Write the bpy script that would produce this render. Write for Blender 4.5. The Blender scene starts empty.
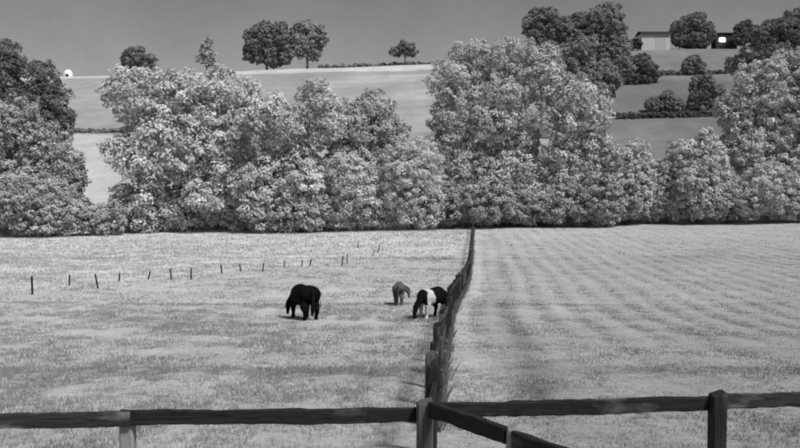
import bpy, bmesh, math, random
import numpy as np
from mathutils import Vector, Matrix, noise as mnoise

# ------------------------------------------------------------------ camera, sky, sun, exposure
SC = bpy.context.scene
COL = SC.collection
CAM_Z = 2.6            # camera height over the ground under it
F = 850.0              # focal length in photograph pixels (800 wide)
HOR = 190.0            # eye-level row of the photograph

cam_d = bpy.data.cameras.new('camera')
cam_d.sensor_width = 36.0
cam_d.lens = F / 800.0 * 36.0
cam_d.clip_start = 0.1
cam_d.clip_end = 6000
cam = bpy.data.objects.new('camera', cam_d)
COL.objects.link(cam)
cam.location = (0, 0, CAM_Z)
cam.rotation_euler = (math.radians(90) - math.atan((224 - HOR) / F), 0, 0)
SC.camera = cam

SUN_EL, SUN_AZ = 52.0, 138.0     # azimuth measured from +Y (view direction) clockwise
w = bpy.data.worlds.new('World')
SC.world = w
w.use_nodes = True
nt = w.node_tree
nt.nodes.clear()
out = nt.nodes.new('ShaderNodeOutputWorld')
bg = nt.nodes.new('ShaderNodeBackground')
sky = nt.nodes.new('ShaderNodeTexSky')
sky.sky_type = 'NISHITA'
sky.sun_disc = False
sky.sun_elevation = math.radians(SUN_EL)
sky.sun_rotation = math.radians(SUN_AZ)
sky.air_density = 1.0
sky.dust_density = 0.6
sky.ozone_density = 1.0
sep = nt.nodes.new('ShaderNodeSeparateColor')       # a monochrome camera sees the red end of the sky
tc = nt.nodes.new('ShaderNodeTexCoord')
nz = nt.nodes.new('ShaderNodeTexNoise')
nz.inputs['Scale'].default_value = 9.0
nz.inputs['Detail'].default_value = 8.0
nz.inputs['Roughness'].default_value = 0.72
mr = nt.nodes.new('ShaderNodeMapRange')
mr.inputs['From Min'].default_value = 0.25
mr.inputs['From Max'].default_value = 0.75
mr.inputs['To Min'].default_value = 0.88
mr.inputs['To Max'].default_value = 1.12
mu = nt.nodes.new('ShaderNodeMath')
mu.operation = 'MULTIPLY'
nt.links.new(sky.outputs[0], sep.inputs[0])
nt.links.new(tc.outputs['Generated'], nz.inputs['Vector'])
nt.links.new(nz.outputs['Fac'], mr.inputs['Value'])
nt.links.new(sep.outputs[0], mu.inputs[0])
nt.links.new(mr.outputs[0], mu.inputs[1])
nt.links.new(mu.outputs[0], bg.inputs['Color'])
nt.links.new(bg.outputs[0], out.inputs[0])
bg.inputs['Strength'].default_value = 0.072

sun_d = bpy.data.lights.new('sun', 'SUN')
sun_d.energy = 3.2
sun_d.angle = math.radians(11)
sun_d.color = (1, 1, 1)
sun = bpy.data.objects.new('sun', sun_d)
COL.objects.link(sun)
el, az = math.radians(SUN_EL), math.radians(SUN_AZ)
to_sun = Vector((math.sin(az) * math.cos(el), math.cos(az) * math.cos(el), math.sin(el)))
sun.rotation_euler = to_sun.to_track_quat('Z', 'Y').to_euler()

vs = SC.view_settings
vs.view_transform = 'Standard'
vs.look = 'None'
vs.exposure = 0.30
vs.gamma = 1.0
vs.use_curve_mapping = False
SC.cycles.max_bounces = 5
SC.cycles.diffuse_bounces = 1
SC.cycles.transmission_bounces = 3
SC.cycles.use_denoising = True
SC.cycles.filter_width = 2.3        # soft little lens

R = np.random.default_rng(7)

# ------------------------------------------------------------------ helpers
def tag(o, label=None, cat=None, group=None, kind=None):
    if label: o['label'] = label
    if cat: o['category'] = cat
    if group: o['group'] = group
    if kind: o['kind'] = kind
    return o

def empty(name, loc, label=None, cat=None, group=None):
    o = bpy.data.objects.new(name, None)
    o.empty_display_size = 0.3
    o.location = loc
    COL.objects.link(o)
    return tag(o, label, cat, group)

def link(name, me, mat=None, parent=None, loc=(0, 0, 0)):
    o = bpy.data.objects.new(name, me)
    if mat and not me.materials:
        me.materials.append(mat)
    COL.objects.link(o)
    o.location = loc
    if parent: o.parent = parent
    return o

def np_mesh(name, V, Fc, tone=None):
    """V (n,3), Fc (m,k) arrays -> mesh; tone: per-vertex float attribute"""
    me = bpy.data.meshes.new(name)
    V = np.ascontiguousarray(V, dtype=np.float32)
    Fc = np.ascontiguousarray(Fc, dtype=np.int32)
    m, k = Fc.shape
    me.vertices.add(len(V)); me.vertices.foreach_set('co', V.ravel())
    me.loops.add(m * k); me.loops.foreach_set('vertex_index', Fc.ravel())
    me.polygons.add(m)
    me.polygons.foreach_set('loop_start', np.arange(0, m * k, k, dtype=np.int32))
    me.polygons.foreach_set('loop_total', np.full(m, k, dtype=np.int32))
    if tone is not None:
        a = me.attributes.new('tone', 'FLOAT', 'POINT')
        a.data.foreach_set('value', np.ascontiguousarray(tone, dtype=np.float32))
    me.update(calc_edges=True)
    return me

def smooth(me):
    me.polygons.foreach_set('use_smooth', np.ones(len(me.polygons), dtype=bool))
    return me

def bm_mesh(name, bm, sm=False):
    me = bpy.data.meshes.new(name)
    bmesh.ops.recalc_face_normals(bm, faces=bm.faces)
    bm.to_mesh(me); bm.free()
    if sm: smooth(me)
    return me

# ------------------------------------------------------------------ materials (monochrome camera: every reflectance is a grey)
def mat_new(name):
    m = bpy.data.materials.new(name)
    m.use_nodes = True
    t = m.node_tree
    t.nodes.clear()
    o = t.nodes.new('ShaderNodeOutputMaterial')
    return m, t, o

def N(t, typ, **kw):
    n = t.nodes.new(typ)
    for k, v in kw.items():
        if k.startswith('_'): setattr(n, k[1:], v)
        else: n.inputs[k.replace('_', ' ')].default_value = v
    return n

def math_node(t, op, a, b=None):
    n = t.nodes.new('ShaderNodeMath'); n.operation = op
    for i, x in enumerate((a, b)):
        if x is None: continue
        if isinstance(x, (int, float)): n.inputs[i].default_value = x
        else: t.links.new(x, n.inputs[i])
    return n.outputs[0]

def noise_val(t, scale, detail=5, rough=0.6, vec=None, lo=0.0, hi=1.0, f0=0.3, f1=0.7):
    n = N(t, 'ShaderNodeTexNoise', Scale=scale, Detail=detail, Roughness=rough)
    if vec is not None: t.links.new(vec, n.inputs['Vector'])
    m = t.nodes.new('ShaderNodeMapRange')
    m.inputs['From Min'].default_value = f0; m.inputs['From Max'].default_value = f1
    m.inputs['To Min'].default_value = lo; m.inputs['To Max'].default_value = hi
    t.links.new(n.outputs['Fac'], m.inputs['Value'])
    return m.outputs[0]

def leaf_material(name, albedo, trans=0.15):
    m, t, o = mat_new(name)
    at = N(t, 'ShaderNodeAttribute', _attribute_name='tone')
    v = math_node(t, 'MULTIPLY', at.outputs['Fac'], albedo)
    d = N(t, 'ShaderNodeBsdfDiffuse', Roughness=0.8)
    tr = N(t, 'ShaderNodeBsdfTranslucent')
    mx = N(t, 'ShaderNodeMixShader'); mx.inputs[0].default_value = trans
    t.links.new(v, d.inputs['Color']); t.links.new(v, tr.inputs['Color'])
    t.links.new(d.outputs[0], mx.inputs[1]); t.links.new(tr.outputs[0], mx.inputs[2])
    t.links.new(mx.outputs[0], o.inputs['Surface'])
    return m

def plain_material(name, lo, hi, scale=6.0, rough=0.85, bump=0.3, stretch=(1, 1, 1), spec=0.2):
    m, t, o = mat_new(name)
    tc = N(t, 'ShaderNodeTexCoord')
    mp = N(t, 'ShaderNodeMapping'); mp.inputs['Scale'].default_value = stretch
    t.links.new(tc.outputs['Object'], mp.inputs['Vector'])
    v = noise_val(t, scale, 7, 0.65, mp.outputs[0], lo, hi)
    b = N(t, 'ShaderNodeBsdfPrincipled', Roughness=rough)
    b.inputs['Specular IOR Level'].default_value = spec
    t.links.new(v, b.inputs['Base Color'])
    if bump:
        bp = N(t, 'ShaderNodeBump', Strength=bump, Distance=0.02)
        t.links.new(v, bp.inputs['Height']); t.links.new(bp.outputs[0], b.inputs['Normal'])
    t.links.new(b.outputs[0], o.inputs['Surface'])
    return m

def wood_material(name, lo, hi, patch, patch_amount=0.55, seed=0.0):
    """dark stained timber with paler worn patches and grain along local X"""
    m, t, o = mat_new(name)
    tc = N(t, 'ShaderNodeTexCoord')
    oi = N(t, 'ShaderNodeObjectInfo')
    off = N(t, 'ShaderNodeVectorMath', _operation='ADD')
    sc_ = N(t, 'ShaderNodeVectorMath', _operation='SCALE')
    cb = N(t, 'ShaderNodeCombineXYZ')
    t.links.new(oi.outputs['Random'], cb.inputs[0]); t.links.new(oi.outputs['Random'], cb.inputs[1])
    t.links.new(cb.outputs[0], sc_.inputs[0]); sc_.inputs['Scale'].default_value = 37.0 + seed
    t.links.new(tc.outputs['Object'], off.inputs[0]); t.links.new(sc_.outputs[0], off.inputs[1])
    mp = N(t, 'ShaderNodeMapping'); mp.inputs['Scale'].default_value = (3.0, 60, 60)
    t.links.new(off.outputs[0], mp.inputs['Vector'])
    grain = noise_val(t, 1.5, 6, 0.6, mp.outputs[0], lo, hi)
    mp2 = N(t, 'ShaderNodeMapping'); mp2.inputs['Scale'].default_value = (1.2, 4, 4)
    t.links.new(off.outputs[0], mp2.inputs['Vector'])
    p = noise_val(t, 1.6, 5, 0.6, mp2.outputs[0], 0, 1, patch_amount, patch_amount + 0.13)
    pc = noise_val(t, 14, 6, 0.65, off.outputs[0], patch * 0.6, patch * 1.3)
    mx = N(t, 'ShaderNodeMix', _data_type='FLOAT')
    t.links.new(p, mx.inputs[0]); t.links.new(grain, mx.inputs[2]); t.links.new(pc, mx.inputs[3])
    b = N(t, 'ShaderNodeBsdfPrincipled', Roughness=0.85)
    b.inputs['Specular IOR Level'].default_value = 0.25
    t.links.new(mx.outputs[0], b.inputs['Base Color'])
    bp = N(t, 'ShaderNodeBump', Strength=0.8, Distance=0.02)
    t.links.new(grain, bp.inputs['Height']); t.links.new(bp.outputs[0], b.inputs['Normal'])
    t.links.new(b.outputs[0], o.inputs['Surface'])
    return m

def emit_material(name, strength):
    m, t, o = mat_new(name)
    e = N(t, 'ShaderNodeEmission', Strength=strength)
    t.links.new(e.outputs[0], o.inputs['Surface'])
    return m

M_BARK = plain_material('bark', 0.05, 0.16, 5, 0.95, 0.8, (3, 3, 0.6))

# ------------------------------------------------------------------ terrain
PD = [-60, 0, 6, 8, 10, 13, 20, 30, 40, 50, 65, 85, 105, 115]
PV = [2.4, 2.5, 2.70, 2.87, 3.10, 3.38, 3.95, 4.6, 4.9, 5.05, 5.2, 5.25, 4.95, 4.2]
LD = PD + [130, 150, 200, 250, 300, 350, 400, 430, 480, 600, 900, 2500]
LV = PV + [1.5, -2, -12, -24, -36, -48, -57, -59.5, -57, -40, -15, -15]
RD = PD + [130, 150, 200, 250, 300, 340, 365, 450, 600, 900, 2500]
RV = PV + [1.5, -3, -14.5, -33, -49, -56, -57, -50, -38, -15, -15]

def _table(dd, vv):
    g = np.arange(-60, 2500, 0.5)
    v = np.interp(g, dd, vv)
    out_ = v.copy()
    for i0, sig in ((0, 3), (320, 14)):          # soften the corners, more so far away
        k = np.exp(-0.5 * (np.arange(-4 * sig, 4 * sig + 1) / sig) ** 2); k /= k.sum()
        s = np.convolve(np.pad(v, 4 * sig, mode='edge'), k, mode='valid')
        out_[i0:] = s[i0:]
    j = 320                                       # join the two smoothings
    ramp = np.linspace(0, 1, 40)
    out_[j:j + 40] = out_[j - 1] * (1 - ramp) + out_[j:j + 40] * ramp
    return g, out_
GL, TL = _table(LD, LV)
GR, TR = _table(RD, RV)

def sstep(a, b, x):
    t = np.clip((x - a) / (b - a), 0, 1)
    return t * t * (3 - 2 * t)

def ground(x, d):
    x = np.asarray(x, float); d = np.asarray(d, float)
    u = x / np.maximum(d, 60)
    wr = sstep(0.10, 0.24, u) * sstep(100, 170, d)
    drop = np.interp(d, GL, TL) * (1 - wr) + np.interp(d, GR, TR) * wr
    drop = drop - 0.016 * x * sstep(50, 105, d) * (1 - sstep(110, 200, d))
    drop = drop - 0.035 * (x + 40) * sstep(250, 420, d) * (1 - wr) * (np.abs(x) < 400)
    h = (np.sin(x * 0.11 + 1.3) * np.sin(d * 0.083 + 0.4) * 0.16 + np.sin(x * 0.37 + d * 0.21) * 0.04)
    return CAM_Z - drop + h * sstep(12, 40, d)

def gz(x, d): return float(ground(x, d))

def px_x(px, d): return (px - 400.0) / F * d
def px_z(py, d): return CAM_Z + (HOR - py) / F * d

def ground_hit(px, py, d0=8.0, d1=460.0):
    ds = np.linspace(d0, d1, 6000)
    g = ground((px - 400) / F * ds, ds)
    ray = CAM_Z + (HOR - py) / F * ds
    i = np.argmax(g >= ray)
    if g[i] < ray[i]: i = np.argmax((g - CAM_Z) / ds)
    return float((px - 400) / F * ds[i]), float(ds[i]), float(g[i])

# the line of the dividing fence, x as a function of depth
FD = [-5, 6, 9.6, 14.5, 20, 30, 40, 50, 65, 85, 100, 106]
FX = [-0.2, 0.14, 0.305, 0.66, 1.05, 1.80, 2.9, 4.06, 5.45, 7.25, 8.6, 9.2]
_g = np.arange(-5, 106, 0.5)
_v = np.interp(_g, FD, FX)
_k = np.exp(-0.5 * (np.arange(-12, 13) / 3.0) ** 2); _k /= _k.sum()
_v2 = np.convolve(np.pad(_v, 12, mode='reflect', reflect_type='odd'), _k, mode='valid')
def fence_x(d): return np.interp(d, _g, _v2)

# stakes of the thin wire fence across the left field (pixel x, top, bottom, lean)
STAKES = [(31, 276, 294, 0.02), (68, 275, 285, -0.03), (98, 274, 288, 0.2), (118, 273, 281, -0.05), (146, 271, 279, -0.28),
          (171, 269, 279, 0.08), (190, 268, 279, -0.05), (222, 265, 273, 0.12), (241, 264, 271, 0.15), (262, 263, 271, -0.1),
          (284, 261, 267, 0.0), (301, 260, 266, -0.1), (309, 259, 265, -0.2), (341, 256, 265, -0.15), (347, 254, 262, 0.0),
          (357, 241, 247, -0.2), (372, 250, 255, -0.25), (377, 245, 252, -0.25)]
_sp = [ground_hit(s[0], s[2] + 1) for s in STAKES]
SX = [p[0] for p in _sp[:13]]; SY = [p[1] for p in _sp[:13]]
def stake_line(x): return np.interp(x, [-60] + SX + [10], [SY[0] - 8] + SY + [70])

def fbm(x, y, s, seed=0.0):
    """cheap value noise from sums of rotated sines, about -1..1"""
    r = np.random.default_rng(int(seed * 100) + 5)
    o = np.zeros_like(np.asarray(x, float)); amp = 1.0; tot = 0
    for i in range(14):
        a = r.uniform(0, 2 * math.pi); f = s * (1.45 ** (i % 7)) * r.uniform(0.8, 1.2)
        am = 1.0 / (1.3 ** (i % 7))
        o += am * np.sin((x * math.cos(a) + y * math.sin(a)) * f + r.uniform(0, 6.28)); tot += am * 0.5
    return o / tot

def field_tone(x, d):
    """grey tone of each field, near grass set darker than far"""
    x = np.asarray(x, float); d = np.asarray(d, float)
    right = sstep(-0.15, 0.15, x - fence_x(np.clip(d, -5, 105)))
    u = x / np.maximum(d, 1)
    t_l = 0.375 + 0.05 * sstep(16, 34, d) + 0.02 * fbm(x, d, 0.35, 1) + 0.03 * fbm(x, d, 1.4, 2)  # left field: tone set darker towards the camera, paler with depth
    beyond = sstep(-1, 5, d - stake_line(x))
    t_l = t_l + 0.10 * beyond + 0.06 * np.clip(fbm(x * 0.3, d, 0.5, 3), -1, 1) * beyond
    # mown right-hand field: swaths lie along the fence, slightly bending
    xs = x - fence_x(np.clip(d, -5, 105))
    wob_ = 0.35 * np.sin(d * 0.07 + xs * .2) + 0.25 * np.sin(d * 0.19 + 1.7)
    st = 1.25 * np.sin(xs * 5.0 + wob_) * (0.55 + 0.45 * fbm(xs * .5, d * .12, .5, 4)) + 0.3 * np.sin(xs * 1.37 + 1 + wob_ * .4) + 0.5 * np.sin(xs * 7.3 + 2 * wob_) * fbm(xs * .6, d * .1, .6, 10)
    t_r = 0.355 + 0.03 * sstep(16, 34, d) + 0.019 * st * sstep(14, 26, d) + 0.018 * fbm(x, d, 0.5, 5) + 0.03 * fbm(x, d, 2.0, 6)
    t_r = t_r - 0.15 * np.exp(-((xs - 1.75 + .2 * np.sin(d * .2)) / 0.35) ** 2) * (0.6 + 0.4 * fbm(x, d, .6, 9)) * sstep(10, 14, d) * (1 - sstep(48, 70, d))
    t_r = t_r + 0.05 * sstep(60, 100, d)
    t_r = t_r + 0.06 * np.exp(-((xs - 0.7) / 0.35) ** 2) * sstep(10, 16, d)          # trodden pale strip beside the fence
    t_r = t_r - 0.07 * np.exp(-(((x - (540 - 400) / F * 17.5) / 0.8) ** 2 + ((d - 17) / 2.6) ** 2))
    t = t_l * (1 - right) + t_r * right
    # the hillside fields
    hl = np.where(d > 352 + 0.05 * x, 0.47, np.where(d > 206, 0.29, 0.45))
    mid = sstep(-0.14, -0.06, u)
    hl = np.where((d <= 335) & (d > 120), hl * (1 - mid) + (0.34 + 0.04 * np.sin(d * 0.12 - x * 0.1)) * mid, hl)
    hr = np.where(d > 246, 0.22, np.where(d > 203, 0.19, 0.20))
    wr = (u > 0.2)
    hill = np.where(wr, hr, hl) * (1 + 0.12 * fbm(x, d * .5, 0.10, 7) + 0.10 * fbm(x, d, 0.5, 8))
    k = sstep(108, 118, d)
    return np.clip(t * (1 - k) + hill * k, 0.05, 0.8)

def build_terrain():
    d = [-50, -20, -5, 0, 3]
    v = 5.0
    while v < 480:
        d.append(v); v += max(0.16, v * 0.011)
    d += [490, 510, 540, 600, 700, 900, 1200, 1700, 2400]
    d = np.array(d)
    u = np.sort(np.concatenate([np.linspace(-0.62, 0.62, 330), np.array([-6, -4, -2.5, -1.6, -1.1, -0.85, -0.7, 0.7, 0.85, 1.1, 1.6, 2.5, 4, 6])]))
    D, U = np.meshgrid(d, u, indexing='ij')
    X = U * (np.maximum(D, 0) + 6)
    Z = ground(X, D)
    right = sstep(-0.15, 0.15, X - fence_x(np.clip(D, -5, 105)))
    near = sstep(4, 12, D) * (1 - sstep(95, 115, D))
    rough = (0.035 * fbm(X, D, 0.9, 11) + 0.03 * fbm(X, D, 2.6, 12)) * (1 - 0.55 * right) * near
    xs = X - fence_x(np.clip(D, -5, 105))
    ph = xs * 5.0 + 0.35 * np.sin(D * 0.07 + xs * .2) + 0.25 * np.sin(D * 0.19 + 1.7)
    rough += 0.014 * np.sin(ph) * right * near * sstep(16, 28, D)
    Z = Z + rough
    nI, nJ = D.shape
    V = np.stack([X, D, Z], -1).reshape(-1, 3)
    idx = np.arange(nI * nJ).reshape(nI, nJ)
    Fc = np.stack([idx[:-1, :-1], idx[:-1, 1:], idx[1:, 1:], idx[1:, :-1]], -1).reshape(-1, 4)
    me = np_mesh('terrain', V, Fc, field_tone(X, D).ravel())
    smooth(me)
    m, t, o = mat_new('pasture')
    at = N(t, 'ShaderNodeAttribute', _attribute_name='tone')
    geo = N(t, 'ShaderNodeNewGeometry')
    a = noise_val(t, 6.0, 8, 0.75, geo.outputs['Position'], 0.72, 1.25)
    b_ = noise_val(t, 0.55, 6, 0.65, geo.outputs['Position'], 0.93, 1.07)
    c_ = noise_val(t, 0.16, 9, 0.75, geo.outputs['Position'], 0.90, 1.10)
    v = math_node(t, 'MULTIPLY', math_node(t, 'MULTIPLY', math_node(t, 'MULTIPLY', at.outputs['Fac'], a), b_), c_)
    df = N(t, 'ShaderNodeBsdfDiffuse', Roughness=1.0)
    t.links.new(v, df.inputs['Color'])
    bp = N(t, 'ShaderNodeBump', Strength=0.7, Distance=0.08)
    t.links.new(a, bp.inputs['Height']); t.links.new(bp.outputs[0], df.inputs['Normal'])
    t.links.new(df.outputs[0], o.inputs['Surface'])
    ob = link('terrain', me, m)
    tag(ob, 'grey pasture running down to the trees and up the far hillside', kind='structure')
build_terrain()

# ------------------------------------------------------------------ grass
M_GRASS = leaf_material('grass_blades', 1.0, 0.4)
def build_grass():
    P = []
    def scatter(n, da, db, hmin, hmax, wd, per, spread):
        # area-uniform in depth band
        d = np.sqrt(R.uniform(da * da, db * db, n))
        x = R.uniform(-0.56, 0.56, n) * (d + 3)
        keep = R.random(n) < (0.72 + 0.16 * fbm(x, d, 1.1, 21))
        x, d = x[keep], d[keep]
        x = np.repeat(x, per) + R.normal(0, spread, len(x) * per)
        d = np.repeat(d, per) + R.normal(0, spread, len(d) * per)
        h = R.uniform(hmin, hmax, len(x))
        P.append(np.stack([x, d, h, np.full(len(x), wd)], 1))
    scatter(27000, 6.5, 18, 0.03, 0.085, 0.008, 7, 0.05)
    scatter(38000, 17, 36, 0.035, 0.09, 0.012, 6, 0.09)
    scatter(36000, 35, 66, 0.04, 0.10, 0.018, 5, 0.14)
    scatter(30000, 64, 110, 0.05, 0.14, 0.03, 4, 0.22)
    A = np.concatenate(P)
    x, d, h, wd = A.T
    right = x > fence_x(np.clip(d, -5, 105))
    beyond = sstep(-2, 4, d - stake_line(x)) * (~right)
    h = h * np.where(right, 0.6, 1.0) * (1 + 0.7 * beyond)
    tuft = np.clip(fbm(x, d, 0.8, 22), 0, 2)
    h = h * (0.8 + 0.4 * tuft)
    # long ungrazed grass under the dividing fence
    n2 = 9000
    d2 = 11 + 94 * R.random(n2) ** 1.2
    x2 = fence_x(d2) + R.normal(0.0, 0.07, n2)
    h2 = R.uniform(0.10, 0.34, n2); w2 = np.interp(d2, [6, 20, 50, 100], [0.012, 0.02, 0.035, 0.06])
    x = np.r_[x, x2]; d = np.r_[d, d2]; h = np.r_[h, h2]; wd = np.r_[wd, w2]
    n = len(x)
    z = ground(x, d) - 0.02
    a = R.uniform(0, 2 * math.pi, n)
    lean = R.uniform(0.1, 0.9, n) * h
    la = R.uniform(0, 2 * math.pi, n)
    B = np.stack([x, d, z], 1)
    S = np.stack([np.cos(a), np.sin(a), np.zeros(n)], 1) * wd[:, None]
    T = B + np.stack([np.cos(la) * lean, np.sin(la) * lean, h + 0.02], 1)
    V = np.stack([B - S, B + S, T], 1).reshape(-1, 3)
    Fc = np.arange(3 * n).reshape(-1, 3)
    tone = field_tone(x, d) * R.uniform(0.9, 1.22, n)
    tone[-n2:] *= 0.55
    me = np_mesh('grass', V, Fc, np.repeat(tone, 3))
    tag(link('grass', me, M_GRASS), 'short grazed and mown meadow grass covering both fields', 'grass', kind='stuff')
build_grass()

# ------------------------------------------------------------------ foliage
LEAF = {}
def leaf_mat(t):
    k = round(t, 2)
    if k not in LEAF: LEAF[k] = leaf_material('leaves_%d' % int(k * 100), k)
    return LEAF[k]

def unit(v): return v / np.maximum(np.linalg.norm(v, axis=1, keepdims=True), 1e-6)

def leaf_quads(pos, nor, s, rng):
    n = len(pos)
    t1 = unit(np.cross(nor, rng.normal(size=(n, 3))))
    t2 = np.cross(nor, t1)
    a = t1 * s[:, None]; b = t2 * (s * rng.uniform(0.45, 0.8, n))[:, None]
    up = nor * (s * .12)[:, None]
    return np.stack([pos - a, pos - b + up, pos + a, pos + b + up], 1).reshape(-1, 3)

def crown_mesh(name, lobes, cr, leaf, dens=1.0, per=46, rng=R, jit=0.34, sp=1.05):
    """lobes: (x,y,z,rx,ry,rz) local metres; cr bough radius; leaf half length. Returns mesh and bough centres"""
    L = np.array(lobes, float)
    def inside(c, i, lim):
        k_ = np.ones(len(c), bool)
        for j, q in enumerate(L):
            if j != i: k_ &= np.linalg.norm((c - q[:3]) / q[3:], axis=1) > lim
        return k_
    C = []; O = []; FP = []; FN = []
    for i, l in enumerate(L):
        r = l[3:]
        area = 4 * math.pi * ((r[0] * r[1]) ** 1.6 / 3 + (r[0] * r[2]) ** 1.6 / 3 + (r[1] * r[2]) ** 1.6 / 3) ** (1 / 1.6)
        n = max(8, int(dens * area / (math.pi * cr * cr) * 4.0))
        dr = unit(rng.normal(size=(n, 3)))
        c = l[:3] + dr * r * rng.uniform(0.80, 1.06, n)[:, None]
        keep = inside(c, i, 0.80)
        keep &= ~((dr[:, 1] > 0.35) & (rng.random(n) < 0.4))      # thinner on the side away from the field
        C.append(c[keep]); O.append(dr[keep])
        # scattered inner leaves behind the outer boughs
        n = int(area / (leaf * leaf) * 0.12)
        dr = unit(rng.normal(size=(n, 3)))
        c = l[:3] + dr * r * rng.uniform(0.25, 0.66, n)[:, None]
        keep = inside(c, i, 0.40)
        FP.append(c[keep]); FN.append(dr[keep])
    C = np.concatenate(C); O = np.concatenate(O); FP = np.concatenate(FP); FN = np.concatenate(FN)
    rr = cr * rng.uniform(0.5, 1.3, len(C)) 
    sel = []                                                       # keep boughs apart so that hollows stay between them
    for q in rng.permutation(len(C)):
        if sel:
            s_ = np.array(sel)
            if np.any(np.linalg.norm(C[s_] - C[q], axis=1) < sp * 0.5 * (rr[s_] + rr[q])): continue
        sel.append(q)
    C, O, rr = C[sel], O[sel], rr[sel]
    n = len(C)
    ct = rng.normal(1.0, 0.13, n).clip(0.6, 1.4)
    kk = np.maximum(8, (per * (rr / cr) ** 2 * rng.uniform(.75, 1.2, n))).astype(int)
    c = np.repeat(C, kk, 0); o = np.repeat(O, kk, 0); r_ = np.repeat(rr, kk); tn = np.repeat(ct, kk)
    N_ = len(c)
    dr = unit(rng.normal(size=(N_, 3)) + 0.65 * o + np.array([0, 0, 0.3]))
    # ragged bough outline: a few shoots stick out
    lump = 1 + 0.25 * np.sin(dr[:, 0] * 5 + c[:, 0] * 3) * np.sin(dr[:, 2] * 5 + c[:, 2] * 3)
    pos = c + dr * (r_ * lump * rng.uniform(0.5, 1.1, N_) ** 0.8)[:, None] * np.array([1, 1, 0.8])
    nor = unit(dr * 0.8 + o * 0.3 + rng.normal(size=(N_, 3)) * jit + np.array([0, 0, 0.25]))
    V = leaf_quads(pos, nor, leaf * rng.uniform(0.55, 1.3, N_), rng)
    m = len(FP)
    V2 = leaf_quads(FP, unit(FN + rng.normal(size=(m, 3)) * .6), leaf * rng.uniform(0.8, 1.4, m), rng)
    V = np.concatenate([V, V2])
    tone = np.repeat(np.r_[tn * rng.uniform(0.85, 1.15, N_), rng.uniform(.8, 1.1, m)], 4)
    return np_mesh(name, V, np.arange(len(V)).reshape(-1, 4), tone), C

def tube(bm, pts, rads, seg=7):
    rings = []
    for i, (p, r) in enumerate(zip(pts, rads)):
        p = Vector(p)
        q = Vector(pts[min(i + 1, len(pts) - 1)]) - Vector(pts[max(i - 1, 0)])
        if q.length < 1e-6: q = Vector((0, 0, 1))
        q.normalize()
        a = q.orthogonal().normalized() if abs(q.z) < 0.9 else Vector((1, 0, 0))
        a = (a - q * a.dot(q)).normalized()
        b = q.cross(a)
        rings.append([bm.verts.new(p + (a * math.cos(2 * math.pi * k / seg) + b * math.sin(2 * math.pi * k / seg)) * r) for k in range(seg)])
    for r0, r1 in zip(rings, rings[1:]):
        for k in range(seg):
            bm.faces.new((r0[k], r0[(k + 1) % seg], r1[(k + 1) % seg], r1[k]))
    bm.faces.new(rings[0][::-1]); bm.faces.new(rings[-1])

def trunk_mesh(lobes, rng, r0, boughs):
    L = sorted(lobes, key=lambda l: -l[3] * l[5])
    cx = sum(l[0] for l in L[:4]) / len(L[:4]); top = max(l[2] for l in L)
    bm = bmesh.new()
    hz = max(top * 0.55, 0.4)
    pts = []; rads = []
    for i in range(6):
        f = i / 5
        pts.append((cx * f * 0.5 + rng.normal(0, 0.03 * r0 * 3), rng.normal(0, 0.1 * r0), -0.3 + f * (hz + 0.3)))
        rads.append(r0 * (1.25 - 0.7 * f) if i else r0 * 1.5)
    tube(bm, pts, rads, 9)
    bt = bmesh.new()
    for l in L[:7]:
        s = Vector(pts[rng.integers(2, 6)]); e = Vector(l[:3])
        mid = s.lerp(e, 0.5) + Vector((0, 0, 0.12 * (e - s).length))
        tube(bt, [s, s.lerp(mid, 0.5), mid, mid.lerp(e, 0.6), e], [r0 * .5, r0 * .4, r0 * .32, r0 * .2, r0 * .08], 6)
    for q in boughs[rng.permutation(len(boughs))[:150]]:
        l = min(L, key=lambda l: sum((l[a] - q[a]) ** 2 for a in range(3)))
        e = Vector(q); s = Vector(l[:3]).lerp(e, -.15) - Vector((0, 0, .25 * l[5]))
        tube(bt, [s, s.lerp(e, .5) + Vector((0, 0, .1 * (e - s).length)), e], [r0 * .16, r0 * .11, r0 * .04], 4)
    return bm_mesh('trunk', bm, True), bm_mesh('branches', bt, True)

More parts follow.
